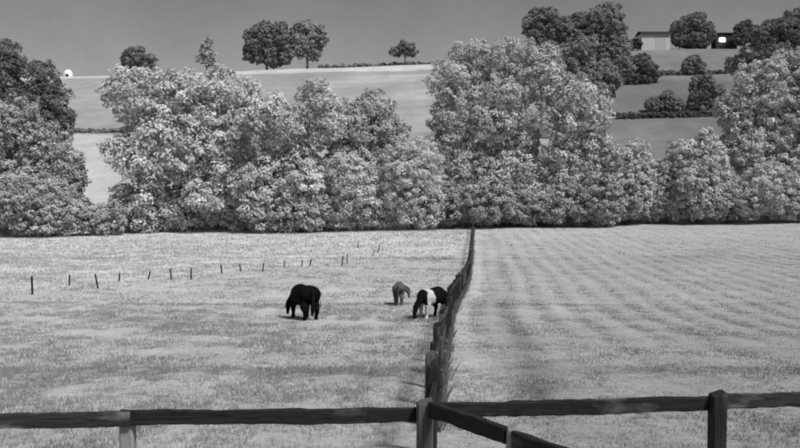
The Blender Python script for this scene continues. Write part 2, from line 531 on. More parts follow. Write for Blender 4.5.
def plant(name, label, cat, d, lobes_px, tone, group=None, cr=0.9, leaf=0.19, dens=1.0, per=100, base=None, flat=0.85, seed=None, jit=0.52, sp=1.05, split=False, hollow=0.0):
    """lobes_px: ellipses (cx, cy, rx, ry) read off the photograph, given depth d and real thickness"""
    rng = np.random.default_rng(seed if seed is not None else abs(int(lobes_px[0][0] * 13 + lobes_px[0][1] * 7 + d)))
    k = d / F
    bx = base if base is not None else sum(l[0] * l[2] for l in lobes_px) / sum(l[2] for l in lobes_px)
    X = px_x(bx, d); Z = gz(X, d)
    root = empty(name, (X, d, Z), label, cat, group)
    ls = []
    for i, (cx, cy, rx, ry) in enumerate(lobes_px):
        rxm, rzm = rx * k, ry * k
        rym = 0.5 * (rxm + rzm) * flat
        ls.append((px_x(cx, d) - X, rng.uniform(-0.35, 0.35) * rym, px_z(cy, d) - Z, max(rxm - cr * .15, .2), max(rym - cr * .15, .2), max(rzm - cr * .15, .2)))
    if split:                       # big limbs: several separate heads of foliage with hollows between
        sub = []
        for l in ls:
            if min(l[3], l[5]) < 1.8: sub.append(l); continue
            m_ = 9
            for q in range(m_):
                a = q * 2.39996 + rng.uniform(-.3, .3); zz = 1 - 2 * (q + .5) / m_
                rr_ = math.sqrt(1 - zz * zz)
                if rng.random() < hollow: continue
                f_ = rng.uniform(.36, .54); g_ = 1.02 - f_ + rng.uniform(-.05, .06)
                sub.append((l[0] + l[3] * g_ * rr_ * math.cos(a), l[1] + l[4] * g_ * rr_ * math.sin(a), l[2] + l[5] * g_ * zz, l[3] * f_, l[4] * f_, l[5] * f_ * .9))
        ls = [l for l in sub if l[2] > .3]
    top = max(l[2] + l[5] for l in ls)
    cm, bo = crown_mesh('crown', ls, cr, leaf, dens, per, rng, jit, sp)
    link('crown', cm, leaf_mat(tone), root)
    tm, bm_ = trunk_mesh(ls, rng, max(0.03, 0.022 * top), bo)
    link('trunk', tm, M_BARK, root)
    link('branches', bm_, M_BARK, root)['kind'] = 'stuff'
    return root

TREES = 'trees along the field edge'
SHRUB = 'shrubs along the field edge'
# left end of the row
plant('dark_tree', 'dark dense tree cut by the left picture edge, taller than its neighbour', 'tree', 119, [(-8, 85, 32, 42), (6, 62, 18, 24), (-20, 130, 40, 45), (8, 110, 20, 30)], 0.19, TREES)
plant('dark_tree', 'dark tree beside the pale gap at the left end of the row', 'tree', 116, [(40, 86, 19, 26), (54, 110, 19, 26), (30, 118, 28, 36), (56, 130, 16, 22)], 0.19, TREES)
plant('round_tree', 'mid grey rounded tree in front of the dark trees at left', 'tree', 110, [(14, 128, 34, 32), (42, 150, 28, 30), (-12, 175, 40, 44), (64, 176, 19, 28), (25, 190, 40, 40)], 0.49, TREES, split=True)
plant('shrub', 'large round pale shrub at the far left of the field edge', 'shrub', 103, [(40, 204, 32, 30), (18, 200, 24, 28), (62, 214, 20, 20), (42, 224, 30, 12)], 0.53, SHRUB, cr=.6, leaf=.15, per=85)
plant('shrub', 'small dark shrub closing the foot of the pale gap', 'shrub', 104, [(98, 220, 18, 16), (84, 215, 12, 16), (112, 218, 12, 16)], 0.48, SHRUB, cr=.55, leaf=.15, per=85)
# the big left tree and its neighbours
plant('broad_tree', 'broad tall tree with big lumpy foliage right of the pale gap', 'tree', 108,
      [(135, 98, 26, 30), (175, 96, 36, 31), (213, 98, 32, 30), (244, 108, 20, 30), (126, 152, 20, 18), (150, 150, 32, 34), (185, 148, 42, 40),
       (226, 158, 32, 40), (150, 203, 36, 34), (205, 205, 42, 32), (124, 207, 18, 30), (240, 205, 26, 32), (175, 216, 30, 20)], 0.68, TREES, cr=1.15, leaf=.205, per=135, sp=1.0, split=True, hollow=.056)
plant('pale_tree', 'pale tree with a bright crown top right of the broad lumpy tree', 'tree', 105,
      [(312, 104, 26, 24), (270, 120, 26, 28), (328, 118, 17, 26), (290, 150, 40, 34), (258, 190, 26, 42), (300, 196, 38, 35), (334, 192, 18, 36), (320, 212, 26, 20), (312, 176, 14, 15), (297, 180, 14, 15), (305, 186, 13, 14)], 0.68, TREES, cr=.95, leaf=.19, per=115, sp=1.0, split=True, hollow=.2)
plant('dim_tree', 'dim tree glimpsed between the broad lumpy tree and the pale tree', 'tree', 117, [(258, 148, 22, 30), (280, 172, 28, 34), (250, 195, 24, 32), (305, 190, 24, 36), (270, 205, 34, 26)], 0.47, TREES)
plant('shrub', 'low pale shrub at the foot of the pale tree', 'shrub', 103.5, [(285, 214, 22, 19), (264, 216, 16, 17), (307, 215, 16, 17)], 0.56, SHRUB, cr=.65, leaf=.15, per=85)
plant('slender_tree', 'soft darker tree set back between the pale tree and the centre giant', 'tree', 117, [(372, 124, 26, 30), (350, 140, 22, 40), (388, 150, 20, 34), (365, 180, 36, 42), (392, 190, 28, 36), (345, 185, 26, 40)], 0.52, TREES)
plant('shrub', 'pale upright shrub at the foot of the slender dark tree', 'shrub', 103.5, [(357, 194, 24, 34), (345, 178, 16, 26), (376, 206, 18, 24), (350, 214, 24, 18)], 0.68, SHRUB, cr=.75, leaf=.15, per=85)
plant('shrub', 'tall fine leaved shrub left of the centre giant tree', 'shrub', 104, [(405, 184, 24, 44), (422, 200, 22, 30), (395, 206, 20, 24), (426, 164, 15, 28)], 0.66, SHRUB, cr=.65, leaf=.12, per=110)
plant('giant_tree', 'tallest broadest tree of the row, in the centre behind the dividing fence', 'tree', 109,
      [(514, 60, 25, 27), (470, 63, 26, 25), (450, 84, 22, 28), (540, 80, 28, 28), (492, 108, 45, 40), (562, 114, 36, 34), (448, 130, 22, 36), (500, 165, 52, 40),
       (560, 165, 42, 36), (592, 142, 18, 28), (460, 180, 26, 32), (590, 186, 24, 30), (530, 200, 52, 24), (480, 202, 36, 22), (574, 98, 26, 28), (596, 116, 15, 24), (545, 62, 14, 16)], 0.64, TREES, cr=.8, leaf=.165, per=84, sp=.98, split=True, hollow=.16)
for px, py, rx, ry, tn, lb in [(452, 207, 20, 18, 0.47, 'low shrub at the far end of the dividing fence'), (488, 205, 26, 19, 0.50, 'rounded low shrub under the left half of the giant tree'),
                               (530, 206, 26, 17, 0.46, 'low dark shrub under the middle of the giant tree'), (568, 205, 24, 18, 0.50, 'low shrub under the right half of the giant tree'),
                               (603, 202, 20, 22, 0.53, 'bushy shrub at the right foot of the giant tree')]:
    plant('shrub', lb, 'shrub', 105.5, [(px, py - 2, rx * 1.1, ry * 1.15), (px - rx * .5, py + 4, rx * .6, ry * .8), (px + rx * .5, py + 3, rx * .6, ry * .75)], tn, SHRUB, cr=.6, leaf=.15, per=85)
# right end of the row
plant('shrub', 'tall pale shrub standing right of the giant tree', 'shrub', 108, [(628, 182, 22, 36), (614, 165, 14, 22), (636, 160, 14, 18)], 0.67, SHRUB, cr=.6, leaf=.15, per=85)
plant('shrub', 'dark centred shrub between two pale ones right of the giant tree', 'shrub', 108.5, [(656, 190, 20, 30), (645, 202, 18, 22), (664, 176, 12, 18), (674, 200, 18, 22)], 0.56, SHRUB, cr=.6, leaf=.15, per=85)
plant('shrub', 'pale feathery shrub with a spire top left of the right-hand tree', 'shrub', 108, [(692, 182, 24, 36), (706, 152, 11, 22), (680, 160, 12, 18), (715, 170, 12, 24)], 0.68, SHRUB, cr=.55, leaf=.15, per=85)
plant('shrub', 'low dark shrub in front of the right-hand tree', 'shrub', 107, [(728, 198, 22, 22), (742, 203, 18, 18), (714, 202, 18, 20)], 0.56, SHRUB, cr=.55, leaf=.15, per=85)
plant('shrub', 'smooth pale round shrub near the right picture edge', 'shrub', 106, [(768, 190, 26, 26), (784, 196, 20, 22), (750, 200, 18, 18)], 0.67, SHRUB, cr=.55, leaf=.12, per=110)
plant('shrub', 'shrub cut by the right picture edge at the end of the row', 'shrub', 106.5, [(806, 190, 18, 30), (798, 205, 14, 14), (815, 175, 16, 24)], 0.56, SHRUB, cr=.6, leaf=.15, per=85)
plant('spreading_tree', 'big grey tree rising above the shrubs at the right picture edge', 'tree', 113,
      [(762, 88, 30, 32), (792, 72, 28, 24), (738, 112, 22, 34), (782, 130, 36, 36), (745, 152, 26, 30), (806, 110, 30, 42), (790, 170, 34, 30)], 0.66, TREES, cr=.75, leaf=.165, split=True, hollow=.18)
plant('dark_tree', 'dark tree behind the big grey tree at the upper right corner', 'tree', 165, [(778, 38, 26, 22), (800, 30, 22, 24), (770, 62, 24, 18), (805, 62, 24, 30)], 0.27, 'trees up the hillside', cr=.9, leaf=.25, jit=.7, split=True, hollow=.1)
plant('dark_shrub', 'dark sloping thicket below the lit shed, left of the corner tree', 'shrub', 170, [(752, 60, 18, 12), (738, 66, 14, 9), (768, 52, 14, 12)], 0.31, 'trees up the hillside', cr=.9, leaf=.25)
# mid distance, behind the giant tree
HT = 'trees up the hillside'
plant('oak_tree', 'dark tree whose crown tops the right shoulder of the giant tree', 'tree', 200, [(546, 22, 21, 16), (535, 30, 12, 20), (558, 40, 24, 24), (548, 62, 24, 28)], 0.31, HT, cr=.9, leaf=.27, jit=.7, split=True, hollow=.12)
plant('oak_tree', 'second dark tree touching the top picture edge beside the date', 'tree', 205, [(592, 26, 26, 16), (606, 16, 16, 12), (614, 46, 18, 26), (588, 50, 22, 24), (618, 66, 14, 20)], 0.34, HT, cr=.9, leaf=.27, jit=.7, split=True, hollow=.12)
plant('oak_tree', 'rounded tree in front of the two dark ones behind the giant tree', 'tree', 190, [(576, 60, 26, 24), (560, 74, 18, 22), (600, 80, 20, 22), (582, 92, 24, 24)], 0.36, HT, cr=.9, leaf=.27, jit=.7, split=True, hollow=.12)

def far_plant(name, label, cat, basepx, lobes, tone, group, cr=.8, leaf=.40, jit=.8, per=70, sp=1.15, **kw):
    x, d, z = ground_hit(*basepx)
    return plant(name, label, cat, d, lobes, tone, group, cr=cr * d / 300, leaf=leaf * d / 300, base=basepx[0], jit=jit, per=per, sp=sp, split=True, hollow=.14, **kw)
RG = 'trees on the skyline'
far_plant('oak_tree', 'darker left one of the pair of round oaks on the skyline', 'tree', (268, 68), [(262, 40, 16, 16), (278, 38, 14, 15), (252, 54, 10, 12), (270, 56, 20, 12), (286, 54, 8, 12)], 0.32, RG)
far_plant('oak_tree', 'paler right one of the pair of round oaks on the skyline', 'tree', (308, 67), [(305, 34, 15, 13), (318, 40, 11, 15), (298, 46, 10, 14), (312, 52, 10, 10)], 0.40, RG, seed=41)
far_plant('small_tree', 'small pointed pale tree left of the skyline oaks', 'tree', (208, 69), [(208, 60, 11, 8), (208, 52, 7, 8), (209, 45, 4, 7)], 0.53, RG, cr=.8, leaf=.36)
far_plant('dark_bush', 'dark bush on the skyline above the broad lumpy tree', 'bush', (140, 69), [(138, 58, 13, 11), (150, 62, 10, 7), (130, 62, 7, 7)], 0.32, RG, cr=.9)
far_plant('dark_bush', 'lone round bush on the skyline left of the giant tree', 'bush', (404, 60), [(405, 49, 10, 8), (396, 53, 7, 5), (412, 53, 6, 5)], 0.29, RG, cr=.8)
far_plant('oak_tree', 'tree standing right behind the pale barn', 'tree', (692, 47), [(692, 28, 17, 15), (680, 32, 12, 12), (704, 34, 10, 12), (690, 42, 20, 8)], 0.31, 'trees around the barn', cr=.8, leaf=.36)
far_plant('dark_bush', 'very dark hedge bush against the right end of the pale barn', 'bush', (677, 50), [(675, 38, 7, 10), (684, 43, 12, 7), (698, 45, 10, 5)], 0.14, 'trees around the barn', cr=.6, leaf=.3)
far_plant('dark_bush', 'dark bush against the left end of the pale barn', 'bush', (632, 52), [(633, 45, 7, 5), (626, 47, 6, 5)], 0.14, 'trees around the barn', cr=.5, leaf=.28)
far_plant('oak_tree', 'dark round tree right of the lit shed', 'tree', (743, 50), [(742, 30, 10, 10), (750, 36, 10, 10), (738, 40, 8, 8)], 0.24, 'trees around the barn', cr=.8, leaf=.34)
far_plant('dark_bush', 'low dark bush at the left end of the bank below the pale barn', 'bush', (632, 84), [(634, 68, 20, 13), (620, 76, 14, 12), (650, 74, 10, 8), (632, 80, 18, 8)], 0.22, HT, cr=.9, leaf=.3)
far_plant('small_tree', 'small tree standing in the hedge below the barn', 'tree', (692, 76), [(692, 64, 9, 8), (686, 69, 6, 6), (698, 69, 6, 6)], 0.35, 'bushes on the barn bank', cr=.7, leaf=.3)
far_plant('dark_bush', 'round bush at the left of the bank, above the dark hedge', 'bush', (665, 113), [(664, 101, 14, 11), (652, 105, 8, 7), (676, 106, 8, 7)], 0.34, 'bushes on the barn bank', cr=.7, leaf=.28)
far_plant('dark_bush', 'taller dark bush right of the round one, above the dark hedge', 'bush', (704, 112), [(702, 88, 14, 16), (694, 100, 12, 12), (714, 98, 12, 14), (706, 106, 16, 8)], 0.34, 'bushes on the barn bank', cr=.7, leaf=.28)

def hedge(label, pts_px, hgt_px, tone, group='field hedges on the hillside', step=7, leaf=.4, cr=.8):
    """pts_px: base polyline on the hillside"""
    P = []
    for (x0, y0), (x1, y1) in zip(pts_px, pts_px[1:]):
        n = max(1, int(abs(x1 - x0) / step))
        P += [(x0 + (x1 - x0) * i / n, y0 + (y1 - y0) * i / n) for i in range(n)]
    P.append(pts_px[-1])
    W = [ground_hit(*p) for p in P]
    o = W[len(W) // 2]
    root = empty('hedge', o, label, 'hedge', group)
    ls = []
    rng = np.random.default_rng(int(pts_px[0][0] + pts_px[0][1]))
    sm_d = np.interp(range(len(W)), range(len(W)), [q[1] for q in W])
    for (x, d, z), _ in zip(W, P):
        h = hgt_px * d / F * rng.uniform(0.8, 1.25)
        ls.append((x - o[0], d - o[1], z - o[2] + h * 0.4, step * d / F * .75, max(h * .6, .8), h * .55))
    link('crown', crown_mesh('crown', ls, cr * o[1] / 300, leaf * o[1] / 300, 1.1, 60, rng)[0], leaf_mat(tone), root)
    bm = bmesh.new()
    for l in ls:
        tube(bm, [(l[0], l[1], l[2] - l[5] * 1.2), (l[0] + .2, l[1], l[2])], [.12, .05], 5)
    link('stems', bm_mesh('stems', bm), M_BARK, root)['kind'] = 'stuff'
hedge('dark clipped hedge under the two bushes below the barn bank', [(606, 119), (640, 118.5), (680, 117.5), (716, 116)], 4.5, 0.15)
hedge('thin dark hedge running along the bank below the barn', [(655, 76), (690, 75.5), (730, 74)], 2.6, 0.20)
hedge('thin hedge line across the pale gap between the left trees', [(62, 133), (100, 133), (140, 132)], 3, 0.32)
hedge('low hedge along the skyline between the oaks and the giant tree', [(325, 66), (360, 64.5), (395, 62.5), (440, 60)], 2.0, 0.30)

# ------------------------------------------------------------------ buildings on the hill
M_WALLP = plain_material('pale_render', 0.42, 0.52, 0.8, 0.9, 0.1)
M_ROOFD = plain_material('dark_roof', 0.03, 0.06, 1.5, 0.7, 0.2)
M_DARK = plain_material('dark_boards', 0.025, 0.05, 1.0, 0.9, 0.2, (4, 4, 0.3))
M_WHITE = plain_material('white_paint', 0.86, 0.92, 1.0, 0.6, 0.05)
M_GLASS = plain_material('dark_glass', 0.02, 0.03, 1.0, 0.15, 0, spec=0.6)

def boxm(name, x0, x1, y0, y1, z0, z1, bev=0.0):
    bm = bmesh.new()
    bmesh.ops.create_cube(bm, size=1)
    for v in bm.verts:
        v.co = ((x0 + x1) / 2 + v.co.x * (x1 - x0), (y0 + y1) / 2 + v.co.y * (y1 - y0), (z0 + z1) / 2 + v.co.z * (z1 - z0))
    if bev: bmesh.ops.bevel(bm, geom=list(bm.edges), offset=bev, segments=3, affect='EDGES')
    return bm_mesh(name, bm)

def prism(name, prof, x0, x1):
    """profile (y,z) extruded along x"""
    bm = bmesh.new()
    a = [bm.verts.new((x0, y, z)) for y, z in prof]; b = [bm.verts.new((x1, y, z)) for y, z in prof]
    n = len(prof)
    for i in range(n): bm.faces.new((a[i], a[(i + 1) % n], b[(i + 1) % n], b[i]))
    bm.faces.new(a[::-1]); bm.faces.new(b)
    return bm_mesh(name, bm)

# pale barn
bx, bd, bz = ground_hit(654, 51.5)
k = bd / F
W2 = 14.2 * k; H = 17.5 * k
r = empty('barn', (bx, bd, bz - .3), 'pale walled barn with a low dark roof on the hill', 'barn')
link('wall', boxm('wall', -W2, W2, 0, 7, -1, H), M_WALLP, r)
link('roof', prism('roof', [(-.7, H + .05), (-.7, H + .30), (3.5, H + 1.3), (7.7, H + .30), (7.7, H + .05), (3.5, H + 1.0)], -W2 - .4, W2 + .4), M_ROOFD, r)
dr = link('door', boxm('door', -.2, W2 * .72, -.06, .02, 0, H * .78), plain_material('pale_door', 0.36, 0.42, .7, .8, .1), r)
link('door_rail', boxm('door_rail', -.4, W2 * .9, -.14, -.065, H * .80, H * .80 + .12), M_ROOFD, r)
link('fascia', boxm('fascia', -W2 - .4, W2 + .4, -.78, -.705, H - .25, H + .32), M_ROOFD, r)

# dark shed with a lit lamp
bx, bd, bz = ground_hit(724, 49)
k = bd / F
W2 = 10.5 * k; H = 16 * k
r = empty('shed', (bx, bd, bz - .3), 'dark timber shed with a bright lit lamp beside the trees', 'shed')
link('wall', boxm('wall', -W2, W2, 0, 5, -1, H), M_DARK, r)
link('roof', prism('roof', [(-.6, H + .02), (-.6, H + .22), (5.6, H + .75), (5.6, H + .55)], -W2 - .35, W2 + .35), M_ROOFD, r)
link('door', boxm('door', W2 * .25, W2 * .8, -.07, .02, 0, H * .7), M_ROOFD, r)
lampo = link('lamp', boxm('lamp', -4.6 * k - 1.1, -4.6 * k + 1.1, -.5, -.12, 9.5 * k - .7 , 9.5 * k + .7, .18), emit_material('lamp_glow', 9.0), r)
lampo['label'] = 'bright lit floodlight on the dark shed'
link('lamp_bracket', boxm('lamp_bracket', -4.6 * k - .2, -4.6 * k + .2, -.115, .03, 9.5 * k - .3, 9.5 * k + .3), M_ROOFD, lampo)

# small white domed hut on the left skyline
bx, bd, bz = ground_hit(68.5, 72)
k = bd / F
r = empty('hut', (bx, bd, bz - .3), 'small white round topped hut on the skyline by the left trees', 'hut')
bm = bmesh.new()
w_, h_ = 4.4 * k, 8.2 * k
prof = [(w_, -.5), (w_, h_ * .40)] + [(w_ * math.cos(a), h_ * .40 + h_ * .60 * math.sin(a)) for a in np.linspace(.2, math.pi / 2 - .02, 8)]
rings = [[bm.verts.new((r_ * math.cos(q), w_ + r_ * math.sin(q), z_)) for q in np.linspace(0, 2 * math.pi, 20, endpoint=False)] for r_, z_ in prof]
for a_, b_ in zip(rings, rings[1:]):
    for i in range(20): bm.faces.new((a_[i], a_[(i + 1) % 20], b_[(i + 1) % 20], b_[i]))
bm.faces.new(rings[-1]); bm.faces.new(rings[0][::-1])
link('shell', bm_mesh('shell', bm), M_WHITE, r)
link('door', boxm('door', -.4, .9, -.08, .35, 0, 1.5), M_GLASS, r)

# ------------------------------------------------------------------ fences
M_RAIL = wood_material('creosoted_rail', 0.004, 0.030, 0.09, 0.58)
M_RAILW = wood_material('weathered_rail', 0.008, 0.05, 0.16, 0.52, 5)
M_POSTD = wood_material('dark_post', 0.006, 0.032, 0.08, 0.62, 9)
M_POSTL = wood_material('pale_post', 0.18, 0.36, 0.16, 0.66, 13)
M_POSTM = wood_material('grey_post', 0.05, 0.13, 0.03, 0.56, 17)
M_WIRE = plain_material('wire', 0.2, 0.25, 8, 0.5, 0)

def rail_mesh(L, hgt, thk, rng, seg=None):
    """a sawn rail with worn arrises and a slight wander, along +X from 0 to L"""
    seg = seg or max(6, int(L * 15))
    bm = bmesh.new()
    prof = []
    for cx, cy in ((1, 1), (-1, 1), (-1, -1), (1, -1)):
        for a in (20, 70):
            q = math.radians({(1, 1): 0, (-1, 1): 90, (-1, -1): 180, (1, -1): 270}[(cx, cy)] + a)
            prof.append((cx * (thk / 2 - .012) + .012 * math.cos(q), cy * (hgt / 2 - .012) + .012 * math.sin(q)))
    rings = []
    ph = rng.uniform(0, 6, 4)
    for i in range(seg + 1):
        f = i / seg; x = f * L
        oy = .004 * math.sin(3 * f + ph[0]); oz = .0018 * L * math.sin(4 * f + ph[1]) + .002 * math.sin(17 * f + ph[2])
        s = 1 + .05 * math.sin(9 * f + ph[3])
        rings.append([bm.verts.new((x, p[0] + oy + rng.normal(0, .0015), p[1] * s + oz + rng.normal(0, .0026))) for p in prof])
    n = len(prof)
    for a, b in zip(rings, rings[1:]):
        for j in range(n): bm.faces.new((a[j], a[(j + 1) % n], b[(j + 1) % n], b[j]))
    bm.faces.new(rings[0][::-1]); bm.faces.new(rings[-1])
    return bm_mesh('rail', bm)

def add_rail(parent, a, b, hgt, thk, mat, rng, base):
    a = Vector(a); b = Vector(b); v = b - a
    o = link('rail', rail_mesh(v.length, hgt, thk, rng), mat, parent, a - Vector(base))
    yaw = math.atan2(v.y, v.x); pit = -math.asin(v.z / v.length)
    o.rotation_euler = (0, pit, yaw)
    return o

def post_mesh(h, wx, wy, rng, weather=True):
    """sawn square post with worn edges and sloping top; local X runs up so that the grain does too"""
    bm = bmesh.new()
    rings = []
    c = .014
    for i, f in enumerate((0, .3, .6, .9, .985, 1.0)):
        s = 1.0 if i < 5 else .86
        ring = []
        for sx, sy in ((1, 1), (-1, 1), (-1, -1), (1, -1)):
            for (ox, oy) in (((0, c), (c, 0)) if sx * sy > 0 else ((c, 0), (0, c))):
                ring.append(bm.verts.new((f * h + (.012 * sx if i == 5 else 0), s * sx * (wx / 2 - ox) + rng.normal(0, .002), s * sy * (wy / 2 - oy) + rng.normal(0, .002))))
        rings.append(ring)
    for a, b in zip(rings, rings[1:]):
        for j in range(8): bm.faces.new((a[j], a[(j + 1) % 8], b[(j + 1) % 8], b[j]))
    bm.faces.new(rings[0][::-1]); bm.faces.new(rings[-1])
    return bm_mesh('post', bm)

def add_post(parent, x, y, z0, z1, wx, mat, rng, base, lean=(0, 0), wy=None):
    o = link('post', post_mesh(z1 - z0, wx, wy or wx, rng), mat, parent, Vector((x, y, z0)) - Vector(base))
    up = Vector((lean[0], lean[1], 1)).normalized()
    m = Matrix((up, Vector((0, 1, 0)).cross(up).cross(up).normalized() * -1 if False else Vector((-up.z, 0, up.x)).normalized(), Vector((0, 0, 0))))
    ex = up
    ey = Vector((1, 0, 0)) - ex * ex.x; ey.normalize()
    ez = ex.cross(ey)
    o.rotation_euler = Matrix((ex, ey, ez)).transposed().to_euler()
    return o

rng = np.random.default_rng(3)
D0 = 6.0
def P3(px, py, d): return (px_x(px, d), d, px_z(py, d))
# front rail fence across the bottom of the picture
base = P3(425, 405, D0); base = (base[0], base[1], gz(base[0], base[1]))
ff = empty('rail_fence', base, 'near dark post and rail fence across the bottom of the picture', 'fence')
posts = [(-175, 418, 6.06, .105, M_POSTD, .03), (125, 413.5, 6.04, .10, M_POSTL, .08), (425, 402, 5.93, .115, M_POSTM, -.05), (720.5, 394, 5.95, .105, M_POSTD, -.06), (1016, 386, 5.9, .105, M_POSTD, -.06)]
for px, pt, d, wx, m, off in posts:
    x = px_x(px, d)
    add_post(ff, x, d, gz(x, d) - .3, px_z(pt, d), wx, m, rng, base, lean=(0.0, 0))
rails = [((-180, 427), (128, 420.5), M_RAILW, 5.97), ((118, 420.2), (422, 416), M_RAIL, 5.99), ((428, 412), (716, 404.8), M_RAIL, 5.99), ((726, 402.8), (1020, 396), M_RAILW, 6.01)]
for (x0, y0), (x1, y1), m, d in rails:
    hh = .104
    add_rail(ff, P3(x0, y0, d), P3(x1, y1, d), hh, .05, m, rng, base)
    a = Vector(P3(x0, y0, d)); b = Vector(P3(x1, y1, d)); dn = Vector((0, .0, -.55))
    add_rail(ff, a + dn, b + dn, hh, .05, m, rng, base)

# short return fence coming towards the camera on the right
x1, d1 = px_x(514, 4.95), 4.95
base2 = (x1, d1, gz(x1, d1))
rf = empty('rail_fence', base2, 'short return of rail fence slanting to the bottom edge from the corner post', 'fence')
add_post(rf, x1, d1, gz(x1, d1) - .3, px_z(427.5, d1), .062, M_POSTL, rng, base2, wy=.09)
x2, d2 = px_x(640, 4.0), 4.0
add_post(rf, x2, d2, gz(x2, d2) - .3, px_z(470, d2), .09, M_POSTD, rng, base2)
A = Vector(P3(431, 411.5, 5.86)); B = Vector(P3(509, 438, 5.0)); Cc = Vector(P3(508.5, 440, 4.91)); E = Vector(P3(640, 487, 4.06))
add_rail(rf, A, B, .105, .05, M_RAIL, rng, base2)
add_rail(rf, Vector(P3(516, 441.5, 4.9)), E, .105, .05, M_RAIL, rng, base2)
dn = Vector((0, 0, -.5))
add_rail(rf, A + dn, B + dn, .105, .05, M_RAIL, rng, base2)
add_rail(rf, Vector(P3(516, 441.5, 4.9)) + dn, E + dn, .105, .05, M_RAIL, rng, base2)

# dividing fence down to the trees
d = 7.8
ds = []
while d < 105.5:
    ds.append(d); d += 1.8
base3 = (float(fence_x(6.0)), 6.15, gz(float(fence_x(6.0)), 6.15))
df = empty('rail_fence', base3, 'long post and rail fence dividing the two fields down to the trees', 'fence')
pm = {}
prev = None
for i, d in enumerate([6.25] + ds):
    x = float(fence_x(d)) + rng.normal(0, .015)
    z = gz(x, d)
    hp = 1.22 + rng.normal(0, .03)
    if i > 0:
        add_post(df, x, d, z - .3, z + hp, rng.uniform(.10, .125), M_POSTD if rng.random() < .8 else M_POSTM, rng, base3, lean=(rng.normal(0, .015), rng.normal(0, .015)))
    cur = (x, d, z)
    if prev is not None:
        for hr in (1.08, .30):
            a = Vector((prev[0] + .07, prev[1] + .012, prev[2] + hr + rng.normal(0, .012)))
            b = Vector((cur[0] + .07, cur[1] - .012, cur[2] + hr + rng.normal(0, .012)))
            add_rail(df, a, b, .10, .045, M_RAIL if rng.random() < .6 else M_RAILW, rng, base3)
    prev = cur

# thin stake fence in the left field
def stake_fence(items, pos, label):
    o = pos[len(pos) // 2]
    root = empty('stake_fence', o, label, 'fence', 'thin stake fences in the left field')
    tops = []
    for (px, t, b, lean), (x, d, z) in zip(items, pos):
        h = (b + 1 - t) * d / F
        add_post(root, x, d, z - .25, z + h, .075, M_POSTD, rng, o, lean=(-lean, 0))
        tops.append(Vector((x - lean * h * .8, d - .045, z + h * .82)) - Vector(o))
    bm = bmesh.new()
    for a, b in zip(tops, tops[1:]): tube(bm, [a, a.lerp(b, .5) - Vector((0, 0, .03)), b], [.0025] * 3, 4)
    link('wire', bm_mesh('wire', bm), M_WIRE, root)
stake_fence(STAKES[:13], _sp[:13], 'line of thin dark leaning stakes across the left field')
stake_fence(STAKES[13:15] + STAKES[16:], _sp[13:15] + _sp[16:], 'few short stakes climbing the pale grass beyond the black pony')
o = _sp[15]
sk = empty('stake', o, 'lone short stake standing in pale grass above the other stakes', 'stake')
add_post(sk, o[0], o[1], o[2] - .2, o[2] + 6 * o[1] / F, .075, M_POSTD, rng, o, lean=(.2, 0))
o = ground_hit(320.5, 308)
sk = empty('stake', o, 'single thin stake in the grass just right of the black pony', 'stake')
add_post(sk, o[0], o[1], o[2] - .2, o[2] + .24, .03, M_POSTD, rng, o)

# ------------------------------------------------------------------ ponies
_ib = bmesh.new(); bmesh.ops.create_icosphere(_ib, subdivisions=2, radius=1.0)
_ib.verts.ensure_lookup_table()
ICO_V = np.array([v.co[:] for v in _ib.verts]); ICO_F = np.array([[v.index for v in f.verts] for f in _ib.faces]); _ib.free()

def blob_chain(acc, pts, step=0.03):
    """pts: (x,y,z,rx,ry,rz) -> overlapping ellipsoids along the chain, collected in acc"""
    for a, b in zip(pts, pts[1:]):
        a = np.array(a, float); b = np.array(b, float)
        n = max(1, int(np.linalg.norm(b[:3] - a[:3]) / step))
        for i in range(n + 1):
            acc.append(a + (b - a) * i / n)

def remeshed(name, acc, vox, smooth_it=4):
    A = np.array(acc)
    V = (A[:, None, :3] + ICO_V[None] * A[:, None, 3:]).reshape(-1, 3)
    Fc = (ICO_F[None] + (np.arange(len(A)) * len(ICO_V))[:, None, None]).reshape(-1, 3)
    me = np_mesh(name, V, Fc)
    ob = bpy.data.objects.new(name, me)
    COL.objects.link(ob)
    md = ob.modifiers.new('r', 'REMESH'); md.mode = 'VOXEL'; md.voxel_size = vox
    ms = ob.modifiers.new('s', 'SMOOTH'); ms.iterations = smooth_it; ms.factor = .5
    dg = bpy.context.evaluated_depsgraph_get()
    me2 = bpy.data.meshes.new_from_object(ob.evaluated_get(dg))
    bpy.data.objects.remove(ob); bpy.data.meshes.remove(me)
    me2.name = name
    return smooth(me2)

def s3(x, y, z, r): return (x, y, z, r, r, r)

